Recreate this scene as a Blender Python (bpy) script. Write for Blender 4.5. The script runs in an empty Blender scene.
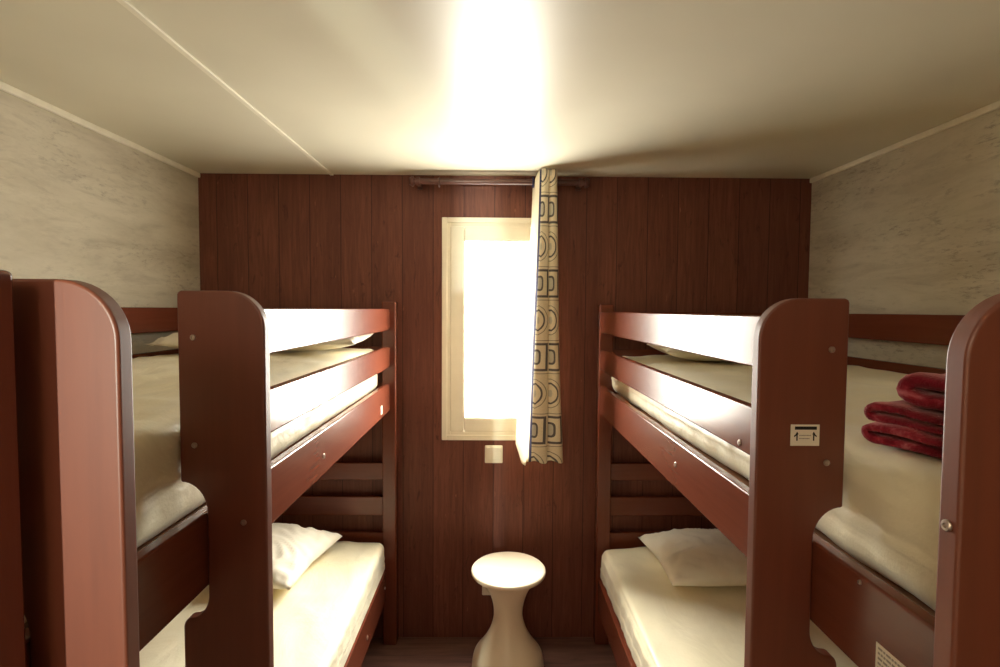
import bpy, bmesh, math, random
from mathutils import Vector, Matrix, noise

random.seed(7)
scene = bpy.context.scene
COL = scene.collection
PI = math.pi

# ------------------------------------------------------------------ helpers
def finish(o, smooth=True, angle=35):
    me = o.data
    if smooth:
        for p in me.polygons:
            p.use_smooth = True
        try:
            me.set_sharp_from_angle(angle=math.radians(angle))
        except Exception:
            pass

def wloc(o):
    v = Vector((0, 0, 0))
    while o is not None:
        v += o.location
        o = o.parent
    return v

def obj(name, bm, mat, parent=None, bevel=0, angle=35, segs=3):
    """links a bmesh given in room coordinates as one mesh object"""
    if parent is not None:
        bmesh.ops.translate(bm, verts=bm.verts, vec=-wloc(parent))
    bmesh.ops.recalc_face_normals(bm, faces=bm.faces)
    me = bpy.data.meshes.new(name)
    bm.to_mesh(me)
    bm.free()
    o = bpy.data.objects.new(name, me)
    for m in (mat if isinstance(mat, (list, tuple)) else [mat]):
        me.materials.append(m)
    COL.objects.link(o)
    if parent is not None:
        o.parent = parent
    finish(o, True, angle)
    if bevel:
        b = o.modifiers.new('Bevel', 'BEVEL')
        b.width = bevel
        b.segments = segs
        b.limit_method = 'ANGLE'
        b.angle_limit = math.radians(40)
        b.harden_normals = True
    return o

def tag(o, label, cat, group=None):
    o['label'] = label
    o['category'] = cat
    if group:
        o['group'] = group
    return o

def structure(o, label=None):
    o['kind'] = 'structure'
    if label:
        o['label'] = label
    return o

def thing(name, label, cat, loc=(0, 0, 0), group=None):
    o = bpy.data.objects.new(name, None)
    COL.objects.link(o)
    o.location = loc
    o.empty_display_size = .1
    return tag(o, label, cat, group)

def box(bm, x0, x1, y0, y1, z0, z1, mi=0):
    x0, x1 = min(x0, x1), max(x0, x1)
    v = [bm.verts.new((x, y, z)) for z in (z0, z1) for y in (y0, y1) for x in (x0, x1)]
    fs = []
    for q in ((0, 1, 3, 2), (4, 6, 7, 5), (0, 4, 5, 1), (2, 3, 7, 6), (0, 2, 6, 4), (1, 5, 7, 3)):
        f = bm.faces.new([v[i] for i in q])
        f.material_index = mi
        fs.append(f)
    return fs

def boxbm(*a):
    bm = bmesh.new()
    box(bm, *a)
    return bm

def prism_y(bm, pts, y0, y1, mi=0):
    """outline in (x, z) extruded along y"""
    a = [bm.verts.new((p[0], y0, p[1])) for p in pts]
    b = [bm.verts.new((p[0], y1, p[1])) for p in pts]
    n = len(pts)
    bm.faces.new(a).material_index = mi
    bm.faces.new(b[::-1]).material_index = mi
    for i in range(n):
        j = (i + 1) % n
        bm.faces.new((a[i], b[i], b[j], a[j])).material_index = mi

def lathe(bm, prof, cx, cy, seg=64, mi=0):
    rings = []
    for r, z in prof:
        if r < 1e-6:
            rings.append([bm.verts.new((cx, cy, z))])
        else:
            rings.append([bm.verts.new((cx + r * math.cos(2 * PI * k / seg), cy + r * math.sin(2 * PI * k / seg), z)) for k in range(seg)])
    for a, b in zip(rings, rings[1:]):
        for k in range(seg):
            l = (k + 1) % seg
            if len(a) == 1 and len(b) == 1:
                continue
            if len(a) == 1:
                f = bm.faces.new((a[0], b[k], b[l]))
            elif len(b) == 1:
                f = bm.faces.new((a[k], b[0], a[l]))
            else:
                f = bm.faces.new((a[k], b[k], b[l], a[l]))
            f.material_index = mi

def cyl(bm, p, axis, prof, seg=20):
    """small turned piece: prof = [(radius, distance along axis)]"""
    axis = Vector(axis).normalized()
    q = axis.to_track_quat('Z', 'Y').to_matrix()
    rings = []
    for r, d in prof:
        c = Vector(p) + axis * d
        if r < 1e-6:
            rings.append([bm.verts.new(c)])
        else:
            rings.append([bm.verts.new(c + q @ Vector((r * math.cos(2 * PI * k / seg), r * math.sin(2 * PI * k / seg), 0))) for k in range(seg)])
    for a, b in zip(rings, rings[1:]):
        for k in range(seg):
            l = (k + 1) % seg
            if len(a) == 1 and len(b) == 1:
                continue
            if len(a) == 1:
                bm.faces.new((a[0], b[k], b[l]))
            elif len(b) == 1:
                bm.faces.new((a[k], b[0], a[l]))
            else:
                bm.faces.new((a[k], b[k], b[l], a[l]))

def axis_steps(h, r, step, rn=5):
    s = [h - r + r * math.tan(PI / 4 * k / rn) for k in range(1, rn + 1)]
    n = max(1, int(round(2 * (h - r) / step)))
    inner = [-(h - r) + 2 * (h - r) * k / n for k in range(n + 1)]
    return [-x for x in s[::-1]] + inner + s

def rounded_box(cx, cy, cz, hx, hy, hz, r, sx=.025, sy=.025, sz=.012):
    """closed soft box as a dense grid; vertices within r of an edge are rounded"""
    bm = bmesh.new()
    ax = [axis_steps(hx, r, sx), axis_steps(hy, r, sy), axis_steps(hz, r, sz)]
    H = (hx, hy, hz)
    cache = {}
    def vert(p):
        key = tuple(round(c, 5) for c in p)
        if key not in cache:
            i = Vector([max(-(H[k] - r), min(H[k] - r, p[k])) for k in range(3)])
            d = Vector(p) - i
            q = i + d.normalized() * r if d.length > 1e-9 else i
            cache[key] = bm.verts.new((q.x + cx, q.y + cy, q.z + cz))
        return cache[key]
    for k in range(3):
        a, b = [i for i in range(3) if i != k]
        for sgn in (-1, 1):
            for i in range(len(ax[a]) - 1):
                for j in range(len(ax[b]) - 1):
                    c = []
                    for di, dj in ((0, 0), (1, 0), (1, 1), (0, 1)):
                        p = [0, 0, 0]
                        p[k] = sgn * H[k]
                        p[a] = ax[a][i + di]
                        p[b] = ax[b][j + dj]
                        c.append(vert(p))
                    if len(set(c)) == 4:
                        try:
                            bm.faces.new(c)
                        except ValueError:
                            pass
    return bm

# ------------------------------------------------------------------ node helpers
class N:
    def __init__(self, name):
        self.m = bpy.data.materials.new(name)
        self.m.use_nodes = True
        self.t = self.m.node_tree
        self.p = self.t.nodes['Principled BSDF']
        self.out = self.t.nodes['Material Output']
    def new(self, kind, **kw):
        n = self.t.nodes.new(kind)
        for k, v in kw.items():
            setattr(n, k, v)
        return n
    def link(self, a, b):
        self.t.links.new(a, b)
    def val(self, sock, v):
        if hasattr(v, 'is_linked'):
            self.link(v, sock)
        else:
            sock.default_value = v
    def math(self, op, a, b=0.0, c=0.0, clamp=False):
        n = self.new('ShaderNodeMath', operation=op, use_clamp=clamp)
        self.val(n.inputs[0], a)
        self.val(n.inputs[1], b)
        self.val(n.inputs[2], c)
        return n.outputs[0]
    def coords(self, scale=(1, 1, 1), kind='Object'):
        c = self.new('ShaderNodeTexCoord')
        mp = self.new('ShaderNodeMapping')
        mp.inputs['Scale'].default_value = scale
        self.link(c.outputs[kind], mp.inputs['Vector'])
        return mp.outputs[0]
    def noise(self, vec, scale=5, detail=4, rough=.55, dist=0.0):
        n = self.new('ShaderNodeTexNoise')
        self.link(vec, n.inputs['Vector'])
        n.inputs['Scale'].default_value = scale
        n.inputs['Detail'].default_value = detail
        n.inputs['Roughness'].default_value = rough
        n.inputs['Distortion'].default_value = dist
        return n.outputs[0]
    def ramp(self, fac, stops, interp='LINEAR'):
        n = self.new('ShaderNodeValToRGB')
        self.link(fac, n.inputs[0])
        cr = n.color_ramp
        cr.interpolation = interp
        while len(cr.elements) > 1:
            cr.elements.remove(cr.elements[-1])
        cr.elements[0].position = stops[0][0]
        cr.elements[0].color = (*stops[0][1], 1)
        for pos, c in stops[1:]:
            e = cr.elements.new(pos)
            e.color = (*c, 1)
        return n.outputs[0]
    def mix(self, fac, a, b, mode='MIX'):
        n = self.new('ShaderNodeMix', data_type='RGBA', blend_type=mode)
        self.val(n.inputs[0], fac)
        for s, v in ((n.inputs[6], a), (n.inputs[7], b)):
            if isinstance(v, tuple):
                s.default_value = (*v, 1)
            else:
                self.link(v, s)
        return n.outputs[2]
    def bump(self, h, strength=.2, dist=.01):
        n = self.new('ShaderNodeBump')
        n.inputs['Strength'].default_value = strength
        n.inputs['Distance'].default_value = dist
        self.link(h, n.inputs['Height'])
        self.link(n.outputs[0], self.p.inputs['Normal'])
    def set(self, **kw):
        for k, v in kw.items():
            s = self.p.inputs[k.replace('_', ' ')]
            if isinstance(v, tuple):
                s.default_value = (*v, 1) if len(v) == 3 and len(s.default_value) == 4 else v
            else:
                self.val(s, v)
        return self.m

def srgb(r, g, b):
    f = lambda c: (c / 12.92 if c <= .04045 else ((c + .055) / 1.055) ** 2.4)
    return (f(r / 255), f(g / 255), f(b / 255))

def wood(name, axis, rough=.25, spec=.42):
    """varnished red-brown bed wood, grain along axis"""
    n = N(name)
    sc = [9, 9, 9]
    sc[axis] = .55
    v = n.coords(tuple(sc))
    g = n.noise(v, 6, 6, .6, .4)
    v2 = n.coords((1.6, 1.6, 1.6))
    big = n.noise(v2, 1.2, 2)
    c = n.ramp(g, [(.25, srgb(100, 49, 33)), (.5, srgb(108, 54, 37)), (.78, srgb(116, 60, 41))])
    c = n.mix(.25, c, n.ramp(big, [(.3, srgb(92, 44, 30)), (.7, srgb(122, 64, 44))]))
    n.set(Base_Color=c, Roughness=rough, Specular_IOR_Level=spec)
    n.bump(g, .05, .002)
    return n.m

M = {}
M['wood_x'] = wood('bed_wood_across', 0)
M['wood_y'] = wood('bed_wood_lengthwise', 1)
M['wood_z'] = wood('bed_wood_upright', 2)
M['panel'] = wood('ladder_panel_varnish', 2, .42, .65)

# ------------------------------------------------------------------ surface materials
def mat_planks():
    n = N('dark_wood_panelling')
    co = n.new('ShaderNodeTexCoord')
    sep = n.new('ShaderNodeSeparateXYZ')
    n.link(co.outputs['Object'], sep.inputs[0])
    pitch = .1385
    t = n.math('DIVIDE', sep.outputs[0], pitch)
    fr = n.math('FRACT', t)
    idx = n.math('FLOOR', t)
    edge = n.math('MINIMUM', fr, n.math('SUBTRACT', 1.0, fr))
    groove = n.math('LESS_THAN', edge, .011)
    wn = n.new('ShaderNodeTexWhiteNoise', noise_dimensions='1D')
    n.link(idx, wn.inputs['W'])
    half = n.math('GREATER_THAN', fr, .52)
    wn2 = n.new('ShaderNodeTexWhiteNoise', noise_dimensions='1D')
    n.link(n.math('ADD', n.math('MULTIPLY', idx, 2.31), half), wn2.inputs['W'])
    comb = n.new('ShaderNodeCombineXYZ')
    n.link(n.math('MULTIPLY', sep.outputs[0], 14.0), comb.inputs[0])
    n.link(n.math('MULTIPLY', wn.outputs[0], 40.0), comb.inputs[1])
    n.link(n.math('MULTIPLY', sep.outputs[2], .9), comb.inputs[2])
    g = n.noise(comb.outputs[0], 5, 7, .62, .9)
    c = n.ramp(g, [(.22, srgb(92, 50, 38)), (.48, srgb(112, 64, 50)), (.75, srgb(132, 80, 63))])
    c = n.mix(n.math('MULTIPLY', wn2.outputs[0], .45), c, srgb(84, 42, 32))
    # pale knots and nicks
    comb2 = n.new('ShaderNodeCombineXYZ')
    n.link(n.math('MULTIPLY', sep.outputs[0], 30.0), comb2.inputs[0])
    n.link(n.math('MULTIPLY', sep.outputs[2], 8.0), comb2.inputs[2])
    k = n.noise(comb2.outputs[0], 1.6, 3, .6)
    c = n.mix(n.ramp(k, [(.68, (0, 0, 0)), (.76, (.6, .6, .6))]), c, srgb(166, 110, 84))
    k2 = n.noise(comb2.outputs[0], 1.1, 4, .7, 1.0)
    c = n.mix(n.ramp(k2, [(.60, (0, 0, 0)), (.72, (.6, .6, .6))]), c, srgb(52, 22, 16))
    c = n.mix(n.math('MULTIPLY', groove, .75), c, srgb(28, 9, 7))
    n.set(Base_Color=c, Roughness=.55, Specular_IOR_Level=.35)
    n.bump(n.math('SUBTRACT', n.math('MULTIPLY', g, .2), groove), .35, .003)
    return n.m
M['planks'] = mat_planks()

def mat_limed():
    n = N('whitewashed_board')
    v = n.coords((1, .55, 2.6))
    a = n.noise(v, 3.2, 7, .65, .4)
    c = n.ramp(a, [(.30, srgb(178, 169, 150)), (.48, srgb(198, 190, 172)), (.66, srgb(210, 203, 186))])
    b = n.noise(n.coords((1, .8, 4.5)), 4.0, 8, .75, .7)
    c = n.mix(n.ramp(b, [(.50, (0, 0, 0)), (.68, (.5, .5, .5))]), c, srgb(160, 150, 134))
    # short dark flecks where the wash has worn through, in drifts
    d = n.noise(n.coords((1, 3.4, 13)), 6.0, 7, .75, .1)
    e = n.noise(n.coords((1, 1.0, 2.4)), 2.6, 4, .6, .3)
    fl = n.math('MULTIPLY', n.ramp(d, [(.52, (0, 0, 0)), (.62, (1, 1, 1))]), n.ramp(e, [(.44, (.04, .04, .04)), (.64, (.55, .55, .55))]))
    c = n.mix(fl, c, srgb(112, 101, 92))
    n.set(Base_Color=c, Roughness=.5, Specular_IOR_Level=.3)
    n.bump(d, .08, .002)
    return n.m
M['limed'] = mat_limed()

def mat_ceiling():
    n = N('pale_ceiling_panel')
    v = n.coords((1, 1, 1))
    a = n.noise(v, 2.2, 3, .5)
    c = n.ramp(a, [(.3, srgb(212, 206, 186)), (.7, srgb(222, 216, 196))])
    n.set(Base_Color=c, Roughness=.37, Specular_IOR_Level=.5)
    return n.m
M['ceiling'] = mat_ceiling()

def mat_floor():
    n = N('dark_wood_vinyl')
    v = n.coords((.9, 9, 1))
    g = n.noise(v, 4, 6, .6, .6)
    c = n.ramp(g, [(.25, srgb(66, 42, 36)), (.5, srgb(98, 66, 56)), (.8, srgb(124, 90, 76))])
    co = n.new('ShaderNodeTexCoord')
    sep = n.new('ShaderNodeSeparateXYZ')
    n.link(co.outputs['Object'], sep.inputs[0])
    fr = n.math('FRACT', n.math('DIVIDE', sep.outputs[1], .12))
    c = n.mix(n.math('MULTIPLY', n.math('LESS_THAN', fr, .03), .6), c, srgb(40, 24, 20))
    n.set(Base_Color=c, Roughness=.45)
    return n.m
M['floor'] = mat_floor()

def plain(name, col, rough=.5, spec=.5, var=.06, scale=20, metallic=0.0, bump=0):
    n = N(name)
    v = n.coords((1, 1, 1))
    a = n.noise(v, scale, 3)
    lo = tuple(max(0, c * (1 - var)) for c in col)
    hi = tuple(min(1, c * (1 + var)) for c in col)
    n.set(Base_Color=n.ramp(a, [(.3, lo), (.7, hi)]), Roughness=rough, Specular_IOR_Level=spec, Metallic=metallic)
    if bump:
        n.bump(a, bump, .002)
    return n.m
M['trim'] = plain('cream_trim', srgb(236, 230, 212), .4)
M['frame'] = plain('white_window_plastic', srgb(244, 238, 220), .35, .5, .02)
M['white_plastic'] = plain('white_plastic', srgb(238, 230, 212), .3, .5, .02)
M['stool'] = plain('cream_plastic', srgb(236, 222, 198), .32, .5, .02)
M['rod'] = plain('brown_curtain_pole', srgb(84, 50, 42), .35, .5, .12, 30)
M['metal'] = plain('bright_metal', srgb(190, 176, 166), .35, .5, .05, 60, 1.0)
M['sticker'] = plain('white_sticker', srgb(226, 216, 200), .45, .4, .03)
M['ink'] = plain('black_ink', srgb(22, 16, 16), .5, .3)
M['grey_ink'] = plain('grey_ink', srgb(150, 140, 132), .5, .3)
M['base'] = plain('mattress_base_board', srgb(150, 110, 80), .6, .3, .15, 12)
M['hall'] = plain('hall_paint', srgb(226, 214, 190), .6, .3, .03)

def mat_sheet():
    n = N('cream_satin_sheet')
    v = n.coords((1, 1, 1))
    a = n.noise(v, 3.5, 4, .55, .5)
    c = n.ramp(a, [(.3, srgb(232, 223, 192)), (.7, srgb(241, 233, 206))])
    w = n.noise(n.coords((1, 1, 1)), 160, 2)
    b = n.noise(n.coords((1, .6, 1)), 6.5, 4, .5, .9)
    n.set(Base_Color=c, Roughness=.35, Specular_IOR_Level=.5, Sheen_Weight=.15)
    n.bump(n.math('ADD', b, n.math('MULTIPLY', w, .04)), .5, .02)
    return n.m
M['sheet'] = mat_sheet()

def mat_pillow():
    n = N('white_pillow_cotton')
    b = n.noise(n.coords((1, 1, 1)), 9, 5, .55, .8)
    c = n.ramp(b, [(.3, srgb(228, 220, 200)), (.7, srgb(238, 231, 214))])
    n.set(Base_Color=c, Roughness=.65, Specular_IOR_Level=.3, Sheen_Weight=.2)
    n.bump(b, .3, .012)
    return n.m
M['pillow'] = mat_pillow()

def mat_fleece():
    n = N('dark_red_fleece')
    a = n.noise(n.coords((1, 1, 1)), 24, 5, .65, .6)
    f = n.noise(n.coords((1, 1, 1)), 420, 2)
    c = n.ramp(a, [(.3, srgb(100, 10, 26)), (.50, srgb(132, 22, 42)), (.60, srgb(160, 48, 64)), (.72, srgb(206, 120, 128))])  # palest stop paints the pile's pink highlights into the colour
    n.set(Base_Color=c, Roughness=.85, Specular_IOR_Level=.2, Sheen_Weight=.9, Sheen_Roughness=.4, Sheen_Tint=(.95, .55, .55, 1))
    n.bump(n.math('ADD', a, n.math('MULTIPLY', f, .6)), .6, .006)
    return n.m
M['fleece'] = mat_fleece()

def mat_glass():
    n = N('window_glass')
    tr = n.new('ShaderNodeBsdfTransparent')
    gl = n.new('ShaderNodeBsdfGlossy')
    gl.inputs['Roughness'].default_value = .01
    lw = n.new('ShaderNodeLayerWeight')
    lw.inputs[0].default_value = .5
    fr = n.math('MULTIPLY_ADD', n.math('POWER', lw.outputs['Facing'], 5.0), .6, .04)
    mx = n.new('ShaderNodeMixShader')
    n.link(fr, mx.inputs[0])
    n.link(tr.outputs[0], mx.inputs[1])
    n.link(gl.outputs[0], mx.inputs[2])
    n.link(mx.outputs[0], n.out.inputs[0])
    return n.m
M['glass'] = mat_glass()

def translucent(n, amount, col):
    tl = n.new('ShaderNodeBsdfTranslucent')
    if isinstance(col, tuple):
        tl.inputs[0].default_value = (*col, 1)
    else:
        n.link(col, tl.inputs[0])
    mx = n.new('ShaderNodeMixShader')
    mx.inputs[0].default_value = amount
    n.link(n.p.outputs[0], mx.inputs[1])
    n.link(tl.outputs[0], mx.inputs[2])
    n.link(mx.outputs[0], n.out.inputs[0])

def mat_curtain():
    n = N('printed_curtain_cloth')
    uv = n.new('ShaderNodeUVMap', uv_map='UVMap')
    sep = n.new('ShaderNodeSeparateXYZ')
    n.link(uv.outputs[0], sep.inputs[0])
    u, v = sep.outputs[0], sep.outputs[1]
    P = .3127
    ms = n.math('SUBTRACT', n.math('FLOORED_MODULO', n.math('ADD', n.math('SUBTRACT', v, 1.016), P / 2), P), P / 2)
    mc = n.math('SUBTRACT', n.math('FLOORED_MODULO', n.math('ADD', n.math('SUBTRACT', v, 1.016 + P / 2), P / 2), P), P / 2)
    au = n.math('ABSOLUTE', u)
    ds = n.math('MAXIMUM', n.math('MULTIPLY', au, 1.02), n.math('ABSOLUTE', ms))
    # rounded inner squares
    p4 = n.math('POWER', n.math('ADD', n.math('POWER', n.math('MULTIPLY', au, 1.1), 4.0), n.math('POWER', n.math('ABSOLUTE', ms), 4.0)), .25)
    dc = n.math('SQRT', n.math('ADD', n.math('POWER', n.math('MULTIPLY', au, 1.1), 2.0), n.math('POWER', mc, 2.0)))
    def band(d, lo, hi):
        return n.math('MULTIPLY', n.math('GREATER_THAN', d, lo), n.math('LESS_THAN', d, hi))
    def add(*a):
        r = a[0]
        for x in a[1:]:
            r = n.math('MAXIMUM', r, x)
        return r
    dark = add(band(ds, .050, .060), band(p4, .024, .033), band(dc, .039, .047))
    thin = add(band(dc, .060, .0635), band(n.math('ABSOLUTE', ms), .069, .072))
    blue = add(n.math('LESS_THAN', p4, .024), n.math('LESS_THAN', dc, .016))
    w = n.noise(n.coords((1, 1, 1)), 240, 2)
    base = n.ramp(w, [(.3, srgb(218, 204, 174)), (.7, srgb(230, 217, 190))])
    c = n.mix(n.math('MULTIPLY', blue, .38), base, srgb(118, 132, 140))
    c = n.mix(n.math('MULTIPLY', thin, .7), c, srgb(74, 66, 62))
    c = n.mix(n.math('MULTIPLY', dark, .86), c, srgb(44, 42, 58))
    n.set(Base_Color=c, Roughness=.8, Specular_IOR_Level=.2)
    translucent(n, .05, c)
    return n.m
M['curtain'] = mat_curtain()

def mat_lining():
    n = N('pale_curtain_lining')
    w = n.noise(n.coords((1, 1, 1)), 240, 2)
    c = n.ramp(w, [(.3, srgb(236, 226, 200)), (.7, srgb(246, 238, 216))])
    n.set(Base_Color=c, Roughness=.8, Specular_IOR_Level=.2)
    translucent(n, .30, c)
    return n.m
M['lining'] = mat_lining()
M['hem'] = plain('navy_curtain_edge', srgb(52, 50, 72), .8, .2)

# ------------------------------------------------------------------ the room
XL, XR, YB, YF, ZC = -1.326, 1.435, 2.412, -0.90, 2.130
WX0, WX1, WZ0, WZ1 = -.222, .250, .945, 1.928          # window opening

bm = bmesh.new()
T = .03
box(bm, XL - T, WX0, YB, YB + T, 0, ZC)
box(bm, WX1, XR + T, YB, YB + T, 0, ZC)
box(bm, WX0, WX1, YB, YB + T, 0, WZ0)
box(bm, WX0, WX1, YB, YB + T, WZ1, ZC)
structure(obj('wall_back', bm, M['planks']), 'dark red-brown vertical plank wall around the window')
structure(obj('wall_left', boxbm(XL - T, XL, YF, YB, 0, ZC), M['limed']), 'grey-beige whitewashed board wall lit by the window')
structure(obj('wall_right', boxbm(XR, XR + T, YF, YB, 0, ZC), M['limed']), 'shaded grey-beige whitewashed board wall behind the blankets')
structure(obj('floor', boxbm(XL - T, XR + T, -2.4, YB + T, -.05, 0), M['floor']))
structure(obj('ceiling', boxbm(XL - T, XR + T, -2.4, YB + T, ZC, ZC + .05), M['ceiling']))
# wall behind the viewer and the hall beyond; doorway gap placed to shape the beam
DX0, DX1, DZ = -.69, .20, 2.02
bm = bmesh.new()
box(bm, XL - T, DX0, YF - T, YF, 0, ZC)
box(bm, DX1, XR + T, YF - T, YF, 0, ZC)
box(bm, DX0, DX1, YF - T, YF, DZ, ZC)
structure(obj('wall_front', bm, M['hall']))
structure(obj('beam_baffle_1', boxbm(-.6365, DX1 + .04, YF - T - .032, YF - T - .002, .004, DZ + .03), M['frame']), 'unseen panel added to narrow the hall light to a slit')  # unseen leaf added so its gap confines the beam to one ladder panel
bm = bmesh.new()
box(bm, XL - T, XR + T, -2.4, -2.34, 0, ZC)
box(bm, XL - T, XL, -2.34, YF - T, 0, ZC)
box(bm, XR, XR + T, -2.34, YF - T, 0, ZC)
structure(obj('wall_hall', bm, M['hall']))

def trim_bar(name, pts, w):
    bm = bmesh.new()
    box(bm, *pts)
    return structure(obj(name, bm, M['trim'], bevel=w))
trim_bar('trim_1', (XL, XL + .012, YF, YB, ZC - .021, ZC), .004)
trim_bar('trim_2', (XR - .012, XR, YF, YB, ZC - .021, ZC), .004)
trim_bar('trim_3', (-.738, -.722, YF, YB, ZC - .005, ZC), .0015)

# ------------------------------------------------------------------ window
def ring_xz(bm, ox0, ox1, oz0, oz1, w, y0, y1):
    box(bm, ox0, ox0 + w, y0, y1, oz0, oz1)
    box(bm, ox1 - w, ox1, y0, y1, oz0, oz1)
    box(bm, ox0 + w, ox1 - w, y0, y1, oz0, oz0 + w)
    box(bm, ox0 + w, ox1 - w, y0, y1, oz1 - w, oz1)
win = bpy.data.objects.new('window_1', None)
COL.objects.link(win)
win.location = (.014, YB, WZ0)
structure(win, 'tall white window, glass blown out by daylight')
bm = bmesh.new()
ring_xz(bm, -.237, .265, .930, 1.943, .024, YB - .007, YB + .002)
obj('window_trim', bm, M['frame'], win, .003)
bm = bmesh.new()
ring_xz(bm, WX0 + .001, WX1 - .001, WZ0 + .001, WZ1 - .001, .024, YB + .002, YB + .026)
obj('window_frame', bm, M['frame'], win, .002)
bm = bmesh.new()
ring_xz(bm, -.200, .228, .968, 1.905, .064, YB - .001, YB + .018)
obj('window_sash', bm, M['frame'], win, .006)
bm = bmesh.new()
ring_xz(bm, -.142, .170, 1.026, 1.847, .010, YB + .001, YB + .015)
obj('glazing_bead', bm, M['frame'], win, .002)
obj('glass_pane', boxbm(-.140, .168, YB + .006, YB + .010, 1.028, 1.845), M['glass'], win)

# ------------------------------------------------------------------ curtain pole
pole = thing('curtain_pole', 'brown wooden curtain pole above the window, under the ceiling', 'curtain pole', (.015, YB, 2.086))
PY, PZ = YB - .070, 2.086
bm = bmesh.new()
cyl(bm, (-.352, PY, PZ), (1, 0, 0), [(0, 0), (.0125, 0), (.0125, .745), (0, .745)], 24)
obj('pole', bm, M['rod'], pole, angle=40)
for sx, x in ((-1, -.352), (1, .393)):
    bm = bmesh.new()
    cyl(bm, (x, PY, PZ), (sx, 0, 0), [(0, 0), (.017, 0), (.022, .003), (.022, .010), (.018, .014), (.015, .020), (0, .022)], 24)
    obj('finial', bm, M['rod'], pole, angle=40)
for x in (-.335, .375):
    bm = bmesh.new()
    box(bm, x - .009, x + .009, PY + .010, YB - .006, PZ - .010, PZ + .010)
    box(bm, x - .012, x + .012, YB - .006, YB, PZ - .020, PZ + .020)
    cyl(bm, (x - .008, PY, PZ), (1, 0, 0), [(.0142, 0), (.019, 0), (.019, .016), (.0142, .016)], 24)
    obj('wall_bracket', bm, M['rod'], pole, .0015)

def torus_x(bm, c, R, r, seg=28, n=10):
    rows = []
    for i in range(seg):
        a = 2 * PI * i / seg
        rows.append([bm.verts.new((c[0] + r * math.sin(2 * PI * k / n), c[1] + (R + r * math.cos(2 * PI * k / n)) * math.cos(a), c[2] + (R + r * math.cos(2 * PI * k / n)) * math.sin(a))) for k in range(n)])
    for i in range(seg):
        for k in range(n):
            a, b = rows[i], rows[(i + 1) % seg]
            bm.faces.new((a[k], b[k], b[(k + 1) % n], a[(k + 1) % n]))
bm = bmesh.new()
torus_x(bm, (-.243, PY, PZ - .005), .0185, .0035)
tag(obj('curtain_ring', bm, M['rod']), 'empty brown curtain ring hanging alone on the pole near its free end', 'curtain ring')

# ------------------------------------------------------------------ curtain
def catmull(pts, n):
    out = []
    P = [pts[0]] + list(pts) + [pts[-1]]
    for i in range(1, len(P) - 2):
        for k in range(n):
            t = k / n
            a, b, c, d = P[i - 1], P[i], P[i + 1], P[i + 2]
            out.append(tuple(.5 * ((2 * b[j]) + (-a[j] + c[j]) * t + (2 * a[j] - 5 * b[j] + 4 * c[j] - d[j]) * t * t + (-a[j] + 3 * b[j] - 3 * c[j] + d[j]) * t ** 3) for j in range(len(b))))
    out.append(tuple(pts[-1]))
    return out
# plan outlines (x, y, u) of the cloth at the hem and at the heading; u is the place in the print
HEM = [(.104, 2.372, .30), (.118, 2.335, .24), (.134, 2.290, .16), (.1555, 2.246, -.010), (.180, 2.232, .022), (.208, 2.234, .046), (.2315, 2.252, .072),
       (.226, 2.290, .13), (.214, 2.318, .17), (.222, 2.292, .12), (.2345, 2.258, -.004), (.255, 2.240, .020), (.279, 2.240, .042), (.297, 2.262, .068),
       (.292, 2.310, .12), (.262, 2.345, .2), (.225, 2.372, .3)]
TOP = [(.168, 2.372, .30), (.172, 2.340, .24), (.180, 2.300, .16), (.196, 2.262, -.010), (.206, 2.254, .018), (.219, 2.256, .040), (.2305, 2.266, .066),
       (.226, 2.300, .13), (.222, 2.324, .17), (.226, 2.300, .12), (.2325, 2.268, -.004), (.242, 2.256, .016), (.254, 2.258, .036), (.264, 2.274, .060),
       (.262, 2.310, .12), (.250, 2.340, .2), (.230, 2.366, .3)]
bm = bmesh.new()
uvl = bm.loops.layers.uv.new('UVMap')
NZ = 90
hem, top = catmull(HEM, 6), catmull(TOP, 6)
rows = []
z_top = 2.122
for i in range(NZ + 1):
    t = i / NZ
    row = []
    for j, (h, q) in enumerate(zip(hem, top)):
        e = 1 - (1 - t) ** 1.25
        x = h[0] + (q[0] - h[0]) * e
        y = h[1] + (q[1] - h[1]) * e
        lead = max(0, 1 - j / 18)
        zb = .878 + .007 * math.sin(j * .30 + 1) - .0 * lead + (.062 * max(0, 1 - j / 9) - .02 if j < 14 else 0)
        zt = z_top - .055 * max(0, 1 - j / 16)
        z = zb + (zt - zb) * t
        x += .0035 * math.sin(5 * z + j * .21) * (1 - t)
        y += .003 * math.sin(7 * z + j * .3) * (1 - t)
        u = h[2] + (q[2] - h[2]) * t
        row.append((bm.verts.new((x, y, z)), u, z))
    rows.append(row)
for a, b in zip(rows, rows[1:]):
    for j in range(len(a) - 1):
        q = (a[j], a[j + 1], b[j + 1], b[j])
        f = bm.faces.new([k[0] for k in q])
        f.material_index = 1 if j < 16 else (2 if j <= 18 else 0)
        for l, k in zip(f.loops, q):
            l[uvl].uv = (k[1], k[2])
cur = obj('curtain', bm, [M['curtain'], M['lining'], M['hem']], angle=180)
s = cur.modifiers.new('Solidify', 'SOLIDIFY')
s.thickness = .0016
s.offset = 0
bm = bmesh.new()
torus_x(bm, (.1670, PY, PZ), .0190, .0050)
e = obj('eyelet', bm, M['hem'], cur)
e['label'] = 'dark eyelet around the pole'
tag(cur, 'cream curtain printed with dark squares and circles, drawn to one side of the window', 'curtain')

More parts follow.
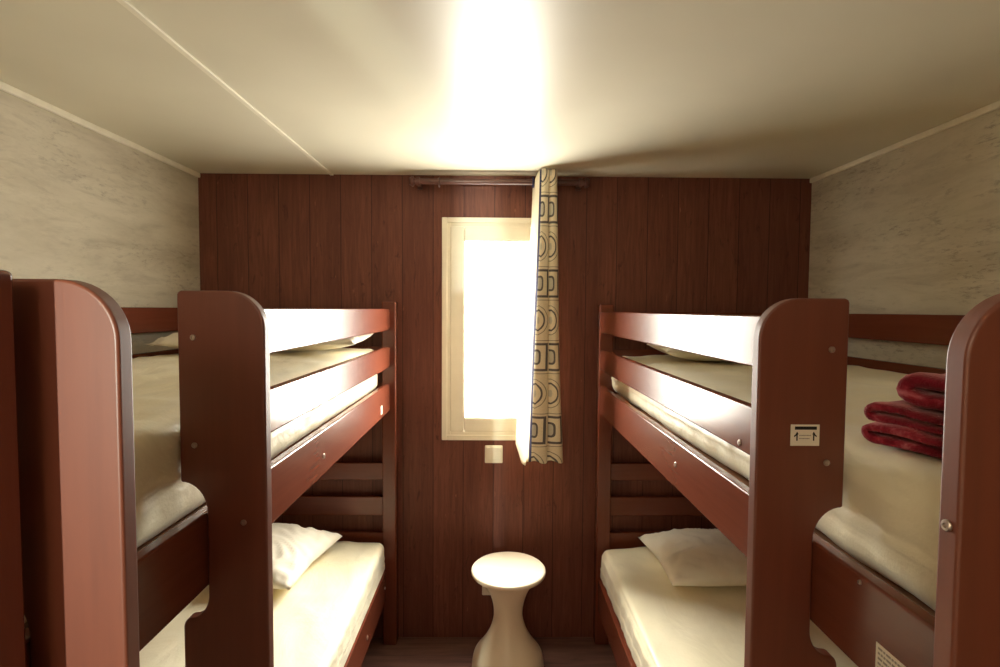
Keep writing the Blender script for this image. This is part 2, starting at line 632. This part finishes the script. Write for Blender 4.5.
# ------------------------------------------------------------------ bunk beds
def screw(parent, p, axis, r=.0047, name='screw'):
    bm = bmesh.new()
    cyl(bm, p, axis, [(r, -.001), (r, .0012), (r * .85, .0024), (r * .45, .0026), (r * .40, .0008), (0, .0008)], 16)
    o = obj(name, bm, M['metal'], parent, angle=30)
    o['label'] = 'small bright metal screw head'
    return o

def panel_outline(s, ua, ui, dz, notches, ztop=1.557, R=.060):
    """ladder side: straight outer edge, rounded top corner on the aisle side, notches around the bed rails"""
    pts = [(ua, 0.0), (ua, ztop - R)]
    for k in range(1, 13):
        a = PI / 2 * k / 12
        pts.append((ua + R - R * math.cos(a), ztop - R + R * math.sin(a)))
    pts += [(ui - .006, ztop), (ui - .002, ztop - .002), (ui, ztop - .006)]
    for (un, z0, z1, z2, z3) in notches:               # z3 top of notch ... z0 bottom
        w = ui - un
        for k in range(0, 11):
            a = PI / 2 * k / 10
            pts.append((ui - w * math.sin(a), z2 + (z3 - z2) * math.cos(a)))
        for k in range(0, 11):
            a = PI / 2 * k / 10
            pts.append((un + w * .72 * (1 - math.cos(a)), z1 - (z1 - z0) * .72 * math.sin(a)))
        for k in range(1, 7):
            a = PI / 2 * k / 6
            pts.append((un + w * .72 + w * .28 * math.sin(a), z0 + (z1 - z0) * .28 * math.cos(a)))
    pts.append((ui, 0.0))
    return [(s * u, z + (dz if z > .1 else 0)) for u, z in pts]

def bunk(s, name, label, ur, up, uo, ya, yb, ua, ui, pn0, dz, ul, zl):
    """s = -1 against the left wall, +1 against the right wall; u measured from the aisle"""
    root = thing(name, label, 'bunk bed', (s * (ur + uo) / 2, (pn0 + YB) / 2, 0))
    PD = .060
    pf0, pf1 = YB - .062, YB - .002                 # far posts
    pn1 = pn0 + PD
    for (y0, y1) in ((pf0, pf1), (pn0, pn1)):
        for (u0, u1) in ((up, up + .062), (uo - .062, uo)):
            obj('post', boxbm(s * u0, s * u1, y0, y1, 0, 1.563 + dz), M['wood_z'], root, .006)
    rt = .022
    rails = {}
    # rails on the aisle side
    rails['top'] = obj('guard_rail', boxbm(s * ur, s * (ur + rt), yb + .0215, pf0, 1.436 + dz, 1.530 + dz), M['wood_y'], root, .004)
    rails['mid'] = obj('guard_rail', boxbm(s * ur, s * (ur + rt), yb + .0215, pf0, 1.271 + dz, 1.362 + dz), M['wood_y'], root, .004)
    rails['side'] = obj('side_rail', boxbm(s * ur, s * (ur + rt), pn1, pf0, 1.078 + dz, 1.200 + dz), M['wood_y'], root, .004)
    rails['low'] = obj('side_rail', boxbm(s * ul, s * (ul + rt), pn1, pf0, zl - .138, zl), M['wood_y'], root, .004)
    dl = zl - .378
    # rails on the wall side
    uw = uo - .042
    for nm, z0, z1 in (('guard_rail', 1.436, 1.530), ('guard_rail', 1.271, 1.362), ('side_rail', 1.078, 1.200), ('side_rail', .255, .378)):
        d = dz if z0 > 1 else dl if z1 < .4 else 0
        obj(nm, boxbm(s * uw, s * (uw + rt), pn1, pf0, z0 + d, z1 + d), M['wood_y'], root, .004)
    # end boards between the posts
    for yc in (YB - .032, pn0 + .030):
        for z0, z1 in ((1.436, 1.530), (1.271, 1.362), (1.078, 1.20), (.757, .835), (.593, .680), (.430, .515), (.255, .378)):
            d = dz if z0 > 1 else dl if z1 < .4 else 0
            obj('end_board', boxbm(s * (up + .062), s * (uo - .062), yc - .011, yc + .011, z0 + d, z1 + d), M['wood_x'], root, .004)
    # bases carrying the mattresses
    obj('mattress_base', boxbm(s * (ur + rt), s * uw, pn1 + .01, pf0 - .01, 1.148 + dz, 1.166 + dz), M['base'], root)
    obj('mattress_base', boxbm(s * (ul + rt), s * uw, pn1 + .01, pf0 - .01, zl - .020, zl - .001), M['base'], root)
    # ladder: two tall side panels with steps between them
    un = ur - .002
    notches = [(un, 1.012, 1.067, 1.202, 1.251), (un, .190 + dl, .245 + dl, .380 + dl, .429 + dl)]
    panels = []
    for y in (yb, ya):
        bm = bmesh.new()
        prism_y(bm, panel_outline(s, ua, ui, dz, notches), y, y + .0215)
        panels.append(obj('ladder_panel', bm, M['panel'], root, .0035, angle=30))
    for z in (.27, .53, .79):
        obj('ladder_step', boxbm(s * (ua + .012), s * (un - .006), ya + .0215, yb, z - .022, z), M['wood_y'], root, .004)
    return root, rails, panels

LB = bunk(-1, 'bunk_bed', 'red-brown wooden bunk bed without stickers, against the brighter wall, holding no blankets', .461, .436, 1.318, .515, .841, .363, .500, .430, 0.0, .483, .347)
RB = bunk(1, 'bunk_bed', 'red-brown wooden bunk bed with a white sticker on its ladder panel, carrying red blankets', .472, .470, 1.427, .4225, .757, .382, .512, .337, -.008, .478, .306)

# screws and stickers, left bed
root, rails, panels = LB
for u, z in ((.475, 1.483), (.476, 1.311), (.400, 1.186)):
    screw(panels[0], (-u, .841, z), (0, -1, 0))
screw(rails['side'], (-.461, 1.429, 1.129), (1, 0, 0), .007)
screw(rails['low'], (-.483, 1.995, .262), (1, 0, 0), .010, 'bolt')
screw(rails['low'], (-.483, 2.325, .280), (1, 0, 0), .006)
bm = boxbm(-.4615, -.4605, 2.155, 2.185, 1.096, 1.131)
o = obj('tag', bm, M['sticker'], rails['side'], .0003)
o['label'] = 'tiny white tag'
# right bed
root, rails, panels = RB
for u, z in ((.487, 1.475), (.485, 1.310)):
    screw(panels[0], (u, .757, z), (0, -1, 0))
screw(panels[1], (.382, .4335, 1.351), (-1, 0, 0), .005, 'bolt')
screw(rails['side'], (.472, 1.351, 1.131), (-1, 0, 0), .007)
screw(rails['side'], (.472, .660, 1.183), (-1, 0, 0), .003)
screw(rails['mid'], (.472, 1.000, 1.278), (-1, 0, 0), .006)

# white warning sticker on the ladder panel: bar, two arrows and two lines of small print
Y0 = .757
sx0, sx1, sz0, sz1 = .431, .473, 1.3350, 1.3660
bm = bmesh.new()
box(bm, sx0, sx1, Y0 - .0006, Y0, sz0, sz1, 0)
W, Hh = sx1 - sx0, sz1 - sz0
def sb(a0, a1, b0, b1, mi):
    box(bm, sx0 + a0 * W, sx0 + a1 * W, Y0 - .0009, Y0 - .0004, sz1 - b1 * Hh, sz1 - b0 * Hh, mi)
sb(.14, .90, .09, .24, 1)
for c, d in ((.22, -1), (.80, 1)):
    sb(c - .022, c + .022, .42, .76, 1)
    prism_y(bm, [(sx0 + (c + a) * W, sz1 - b * Hh) for a, b in ((-.05, .46), (0, .33), (.05, .46))], Y0 - .0009, Y0 - .0004, 1)
    prism_y(bm, [(sx0 + (c + d * a) * W, sz1 - b * Hh) for a, b in ((.02, .44), (.09, .50), (.11, .58), (.08, .58), (.02, .50))], Y0 - .0009, Y0 - .0004, 1)
x = .30
while x < .70:
    w = random.choice((.025, .035, .05))
    sb(x, x + w, .49, .535, 2)
    if x < .64:
        sb(x, x + w, .635, .68, 2)
    x += w + .012
o = obj('warning_sticker', bm, [M['sticker'], M['ink'], M['grey_ink']], panels[0], angle=20)
o['label'] = 'white sticker with a black bar and two upright arrows'

# white care label with lines of small print on the upper side rail
bm = bmesh.new()
fx = .472
box(bm, fx - .0006, fx, .570, .628, 1.0760, 1.1255, 0)
for r in range(7):
    y = .624
    z = 1.1215 - r * .0062
    while y > .577:
        w = random.choice((.003, .005, .007))
        box(bm, fx - .0009, fx - .0004, y - w, y, z - .0026, z, 1)
        y -= w + .0016
o = obj('care_label', bm, [M['sticker'], M['grey_ink']], rails['side'], angle=20)
o['label'] = 'white label covered in small print'

# ------------------------------------------------------------------ mattresses
def mattress(x0, x1, y0, y1, z0, z1, seed, label, seam=True, r=.045):
    cx, cy, cz = (x0 + x1) / 2, (y0 + y1) / 2, (z0 + z1) / 2
    hx, hy, hz = abs(x1 - x0) / 2, (y1 - y0) / 2, (z1 - z0) / 2
    bm = rounded_box(cx, cy, cz, hx, hy, hz, r, .022, .022, .007)
    off = Vector((seed * 3.7, seed * 1.9, seed * 5.3))
    bm.normal_update()
    for v in bm.verts:
        p = v.co.copy()
        n = v.normal.copy()
        top = max(0, n.z)
        side = 1 - abs(n.z)
        a = noise.noise(Vector((p.x * 3, p.y * 2, p.z * 3)) + off)
        b = noise.noise(Vector((p.x * 9, p.y * 5 + p.x * 4, p.z * 4)) + off * 2)
        # tucks running down the sides of the cover
        c = noise.noise(Vector((p.x * 16, p.y * 16, p.z * 3)) + off)
        c = abs(c)
        d = .006 * a * top + (.0045 * (1 - 2.5 * abs(b)) + .004 * max(0, 1 - 9 * abs(noise.noise(Vector((p.x * 2.2 + p.y * .6, p.y * 3.1, seed * 2.0)))))) * top + side * (.004 * a - .006 * max(0, .25 - c) / .25)
        if seam and side > .6:
            zz = (p.z - z0) / (z1 - z0)
            d -= .0028 * math.exp(-((zz - .44) / .025) ** 2)
            d += .0022 * math.exp(-((zz - .50) / .03) ** 2)
        if n.z < -.2:
            d = 0
        # cushion-like crown
        ex = min(1, (hx - abs(p.x - cx)) / .25)
        d += .010 * top * max(0, ex)
        v.co = p + n * d
    o = obj('mattress', bm, M['sheet'], angle=180)
    tag(o, label, 'mattress')
    return o

MT = [
    mattress(-1.248, -.505, .497, 2.342, 1.166, 1.352, 1, 'cream-covered upper mattress of the bunk without stickers'),
    mattress(-1.252, -.480, .497, 2.342, .348, .486, 2, 'cream-covered lower mattress of the bunk without stickers', r=.03),
    mattress(.5185, 1.362, .410, 2.342, 1.158, 1.326, 3, 'cream-covered upper mattress lying under the folded red blankets'),
    mattress(.488, 1.366, .410, 2.342, .307, .456, 4, 'cream-covered lower mattress of the bunk with the warning sticker', r=.03)]
TOPZ = [max(v.co.z for v in m.data.vertices) + .001 for m in MT]

# ------------------------------------------------------------------ pillows
def pillow(cx, cy, zb, lx, ly, h, rot, seed, label, tilt=0, tip=None):
    bm = bmesh.new()
    n = 44
    R = Matrix.Rotation(rot, 3, 'Z')
    off = Vector((seed * 2.3, seed * 4.1, seed))
    sheets = []
    for sg in (1, -1):
        g = []
        for i in range(n + 1):
            row = []
            for j in range(n + 1):
                a, b = -1 + 2 * i / n, -1 + 2 * j / n
                pa = a * (1 - .07 * (1 - abs(b)) ** 1.0 * abs(a))
                pb = b * (1 - .07 * (1 - abs(a)) ** 1.0 * abs(b))
                prof = max(0, (1 - abs(a) ** 2.6)) ** .62 * max(0, (1 - abs(b) ** 2.6)) ** .62
                edge = .012
                z = h * (.62 * prof if sg > 0 else -.38 * prof)
                wr = noise.noise(Vector((pa * 2.1, pb * 2.1, sg * 3)) + off) * .010 * min(1, prof * 2)
                ridge = noise.noise(Vector((pa * 5 + pb * 2, pb * 4, 1)) + off)
                wr += (.010 * (1 - 3 * abs(ridge))) * (1 - prof * .5) * (1 if 0 < i < n and 0 < j < n else 0)
                z += wr if sg > 0 else 0
                x, y = pa * lx / 2, pb * ly / 2
                v = R @ Vector((x, y, 0))
                zz = max(zb, zb + .38 * h * .75 + z)
                zz += tilt * b
                if tip:
                    w = max(0, (a * tip[0] + b * tip[1]) / 2) ** 5
                    zz += tip[2] * w
                row.append(Vector((cx + v.x, cy + v.y, zz)))
            g.append(row)
        sheets.append(g)
    V = {}
    for s_, g in enumerate(sheets):
        for i in range(n + 1):
            for j in range(n + 1):
                rim = i in (0, n) or j in (0, n)
                key = (0 if rim else s_, i, j)
                if key not in V:
                    V[key] = bm.verts.new(g[i][j])
    for s_ in (0, 1):
        for i in range(n):
            for j in range(n):
                q = [(i, j), (i + 1, j), (i + 1, j + 1), (i, j + 1)]
                f = [V[(0 if (a in (0, n) or b in (0, n)) else s_, a, b)] for a, b in q]
                try:
                    bm.faces.new(f if s_ == 0 else f[::-1])
                except ValueError:
                    pass
    o = obj('pillow', bm, M['pillow'], angle=180)
    return tag(o, label, 'pillow')

pillow(-.865, 2.085, TOPZ[0], .72, .44, .105, math.radians(3), 1, 'white pillow on the upper mattress of the bunk without stickers', tip=(1, 1, .03))
pillow(-.955, 2.070, TOPZ[1], .56, .44, .150, math.radians(-8), 2, 'white pillow on the lower mattress of the bunk without stickers')
pillow(.880, 2.030, TOPZ[2], .50, .42, .125, math.radians(-6), 3, 'white pillow on the upper mattress of the blanket-laden bunk')
pillow(.945, 2.120, TOPZ[3], .58, .42, .140, math.radians(2), 4, 'white pillow on the lower mattress of the bunk with the warning sticker')

# ------------------------------------------------------------------ folded blankets
def blanket(corner, ang, L, D, layers, th, z0, seed, label, puff=1.0):
    """a fleece folded back and forth; spine at the corner, folds facing the aisle"""
    e1 = Vector((math.cos(ang), math.sin(ang), 0))
    e2 = Vector((-math.sin(ang), math.cos(ang), 0))
    # centre line of the folded sheet in (a, z)
    path = []
    r = th / 2
    for k in range(layers):
        zc = r + k * th
        fwd = (k % 2 == 1)
        n = 14
        a0, a1 = (r, L)
        seq = [a0 + (a1 - a0) * i / n for i in range(n + 1)]
        if not fwd:
            seq = seq[::-1]
        path += [(a, zc) for a in seq]
        if k < layers - 1:
            if not fwd:                           # turn at the spine (a small)
                for q in range(1, 8):
                    t = PI * q / 8
                    path.append((r - math.sin(t) * r * puff * 1.3, zc + r - r * math.cos(t)))
            else:
                for q in range(1, 8):
                    t = PI * q / 8
                    path.append((L + math.sin(t) * r, zc + r - r * math.cos(t)))
    # thick outline
    hw = th * .44
    left, right = [], []
    for i, p in enumerate(path):
        q0 = path[max(0, i - 1)]
        q1 = path[min(len(path) - 1, i + 1)]
        d = Vector((q1[0] - q0[0], q1[1] - q0[1]))
        d = d.normalized() if d.length > 1e-9 else Vector((1, 0))
        nrm = Vector((-d.y, d.x))
        left.append((p[0] + nrm.x * hw, p[1] + nrm.y * hw))
        right.append((p[0] - nrm.x * hw, p[1] - nrm.y * hw))
    def cap(p, d0):
        out = []
        for q in range(1, 5):
            t = PI * q / 5
            out.append((p[0] + d0 * math.sin(t) * hw, p[1], t))
        return out
    outline = left + right[::-1]
    bm = bmesh.new()
    off = Vector((seed * 3.1, seed * 7.7, seed))
    nb = 26
    C = Vector((corner[0], corner[1], z0))
    rings = []
    for i in range(nb + 1):
        b = D * i / nb
        ring = []
        # rounded ends of the cloth
        endk = min(i, nb - i)
        sh = 1 - (.5 if endk == 0 else .14 if endk == 1 else 0)
        for k, (a, z) in enumerate(outline):
            m = path[k] if k < len(path) else path[2 * len(path) - 1 - k]
            aa = m[0] + (a - m[0]) * sh
            zz = m[1] + (z - m[1]) * sh
            p = Vector((aa, b, zz))
            nz = noise.noise(Vector((m[0] * 14, b * 14, m[1] * 6)) + off) + .5 * noise.noise(Vector((m[0] * 45, b * 45, m[1] * 30)) + off)
            nx = noise.noise(Vector((b * 11, m[1] * 20, 3)) + off)
            frac = zz / (layers * th)
            aa += nx * .016
            zz += (nz * .006 + .010 * math.sin(aa * 16 + seed)) * frac * .8
            zz = max(0.0006, zz)
            bb = b + noise.noise(Vector((m[0] * 9, m[1] * 40, 9)) + off) * .010
            ring.append(bm.verts.new(C + e1 * aa + e2 * bb + Vector((0, 0, zz))))
        rings.append(ring)
    m_ = len(outline)
    for r0, r1 in zip(rings, rings[1:]):
        for k in range(m_):
            l = (k + 1) % m_
            bm.faces.new((r0[k], r0[l], r1[l], r1[k]))
    # caps as strips along the folded sheet
    npth = len(path)
    for ring in (rings[0], rings[-1]):
        for k in range(npth - 1):
            f = (ring[k], ring[k + 1], ring[m_ - 2 - k], ring[m_ - 1 - k])
            try:
                bm.faces.new(f)
            except ValueError:
                pass
    bmesh.ops.recalc_face_normals(bm, faces=bm.faces)
    o = obj('folded_blanket', bm, M['fleece'], angle=180)
    return tag(o, label, 'blanket', 'folded red blankets on the upper bunk')

BA = math.radians(-64)
zt = 1.333
blanket((.548, .768), BA, .25, .38, 2, .0145, zt, 1, 'bottom one of the stack of folded dark red fleece blankets')
blanket((.558, .770), BA, .25, .38, 2, .0135, zt + .030, 2, 'middle one of the stack of folded dark red fleece blankets')
blanket((.588, .732), BA + .06, .22, .36, 2, .0265, zt + .058, 3, 'topmost of the stack of folded red fleece blankets', 1.3)

# ------------------------------------------------------------------ stool
SX, SY = .066, 2.170
st = thing('stool', 'cream plastic stool with round seat and narrow waist under the window', 'stool', (SX, SY, 0))
prof = [(0, .004), (.140, .004), (.150, .0), (.153, .006), (.152, .030), (.149, .060), (.141, .090), (.118, .120), (.094, .155), (.074, .195), (.0625, .235), (.060, .262), (.0625, .292), (.070, .325), (.083, .360), (.102, .392), (.120, .414), (.136, .427), (.136, .4285), (0, .4285)]
bm = bmesh.new()
pp = catmull([(a, b) for a, b in prof[4:18]], 4)
lathe(bm, prof[:4] + pp + prof[18:], SX, SY, 72)
obj('pedestal', bm, M['stool'], st, angle=50)
bm = bmesh.new()
lathe(bm, [(0, .4285), (.146, .4285), (.1515, .430), (.1545, .434), (.1555, .440), (.1545, .446), (.151, .4495), (.145, .4508), (.06, .4516), (0, .4518)], SX, SY, 72)
obj('seat', bm, M['stool'], st, angle=60)

# ------------------------------------------------------------------ switch and socket on the plank wall
def plate(name, cx, cz, w, label, cat):
    r = thing(name, label, cat, (cx, YB, cz))
    h = w / 2
    obj('cover_plate', boxbm(cx - h, cx + h, YB - .011, YB, cz - h, cz + h), M['white_plastic'], r, .005)
    return r, h
r, h = plate('light_switch', .002, .866, .082, 'white square light switch on the plank wall just under the window', 'light switch')
obj('rocker', boxbm(.002 - h * .86, .002 + h * .86, YB - .016, YB - .010, .866 - h * .55, .866 + h * .86), M['white_plastic'], r, .004)
r, h = plate('power_socket', -.008, .245, .082, 'white wall socket low on the plank wall, half hidden behind the stool', 'socket')
bm = bmesh.new()
cyl(bm, (-.008, YB - .0105, .245), (0, -1, 0), [(.031, 0), (.031, .003), (.026, .003), (.024, .0005), (0, .0005)], 32)
obj('socket_ring', bm, M['white_plastic'], r, angle=30)

# ------------------------------------------------------------------ light
w = bpy.data.worlds.new('World')
scene.world = w
w.use_nodes = True
bg = w.node_tree.nodes['Background']
# bright hazy sky over darker ground
nt = w.node_tree
tc = nt.nodes.new('ShaderNodeTexCoord')
sp = nt.nodes.new('ShaderNodeSeparateXYZ')
nt.links.new(tc.outputs['Generated'], sp.inputs[0])
mr = nt.nodes.new('ShaderNodeMapRange')
mr.inputs[1].default_value, mr.inputs[2].default_value = -1, 1
nt.links.new(sp.outputs[2], mr.inputs[0])
cr = nt.nodes.new('ShaderNodeValToRGB')
nt.links.new(mr.outputs[0], cr.inputs[0])
SKY = [(0, .30), (.16, .22), (.32, .16), (.44, .17), (.55, .24), (.70, .40), (.85, .60), (1.0, .75)]
els = cr.color_ramp.elements
while len(els) > 1:
    els.remove(els[-1])
for k, (pos, v) in enumerate(SKY):
    e = els[0] if k == 0 else els.new(pos)
    e.position = pos
    e.color = (v, v * .962, v * .845, 1)
nt.links.new(cr.outputs[0], bg.inputs[0])
# brighter towards the sun's side
side = nt.nodes.new('ShaderNodeMapRange')
side.inputs[1].default_value, side.inputs[2].default_value = -1, 1
side.inputs[3].default_value, side.inputs[4].default_value = 175, 255
nt.links.new(sp.outputs[0], side.inputs[0])
nt.links.new(side.outputs[0], bg.inputs[1])

def area(name, loc, rot, sx, sy, power, col, portal=False):
    l = bpy.data.lights.new(name, 'AREA')
    l.shape = 'RECTANGLE'
    l.size, l.size_y = sx, sy
    l.energy = power
    l.color = col
    o = bpy.data.objects.new(name, l)
    o.location = loc
    o.rotation_euler = rot
    COL.objects.link(o)
    if portal:
        l.cycles.is_portal = True
    return o
area('window_daylight', ((WX0 + WX1) / 2, YB + .034, (WZ0 + WZ1) / 2), (-PI / 2, 0, 0), WX1 - WX0, WZ1 - WZ0, 1, (1, 1, 1), True)
area('ladder_fill', (-.908, -2.3, 1.5), (PI / 2, 0, math.radians(-10)), .035, .035, 130, (.92, 1.0, .84))  # unseen lamp added behind the slit to brighten the left bunk's near ladder panel
l = bpy.data.lights.new('room_fill', 'POINT')  # unseen point light added behind the camera as soft fill
l.energy = 11
l.shadow_soft_size = .12
l.color = (1.0, .86, .68)
o = bpy.data.objects.new('room_fill', l)
o.location = (-.43, -.60, 1.95)
COL.objects.link(o)

# ------------------------------------------------------------------ camera
cam = bpy.data.cameras.new('camera')
cam.sensor_width = 36
cam.lens = 530 / 1000 * 36
cam.clip_start = .02
co = bpy.data.objects.new('camera', cam)
COL.objects.link(co)
fpx = 530
yaw = math.atan(6 / fpx)
pitch = math.atan(24 / fpx)
roll = .006
F = Vector((math.sin(yaw) * math.cos(pitch), math.cos(yaw) * math.cos(pitch), -math.sin(pitch)))
q = F.to_track_quat('-Z', 'Y')
co.rotation_euler = (q.to_matrix() @ Matrix.Rotation(roll, 3, 'Z')).to_euler()
co.location = (0, 0, 1.53)
scene.camera = co

scene.view_settings.view_transform = 'Standard'
scene.view_settings.look = 'None'
scene.view_settings.gamma = 1
scene.view_settings.use_curve_mapping = False
scene.view_settings.exposure = 0.0
scene.cycles.use_denoising = True
scene.cycles.diffuse_bounces = 8
scene.cycles.max_bounces = 16
scene.cycles.transparent_max_bounces = 16
scene.cycles.caustics_reflective = False
scene.cycles.caustics_refractive = False
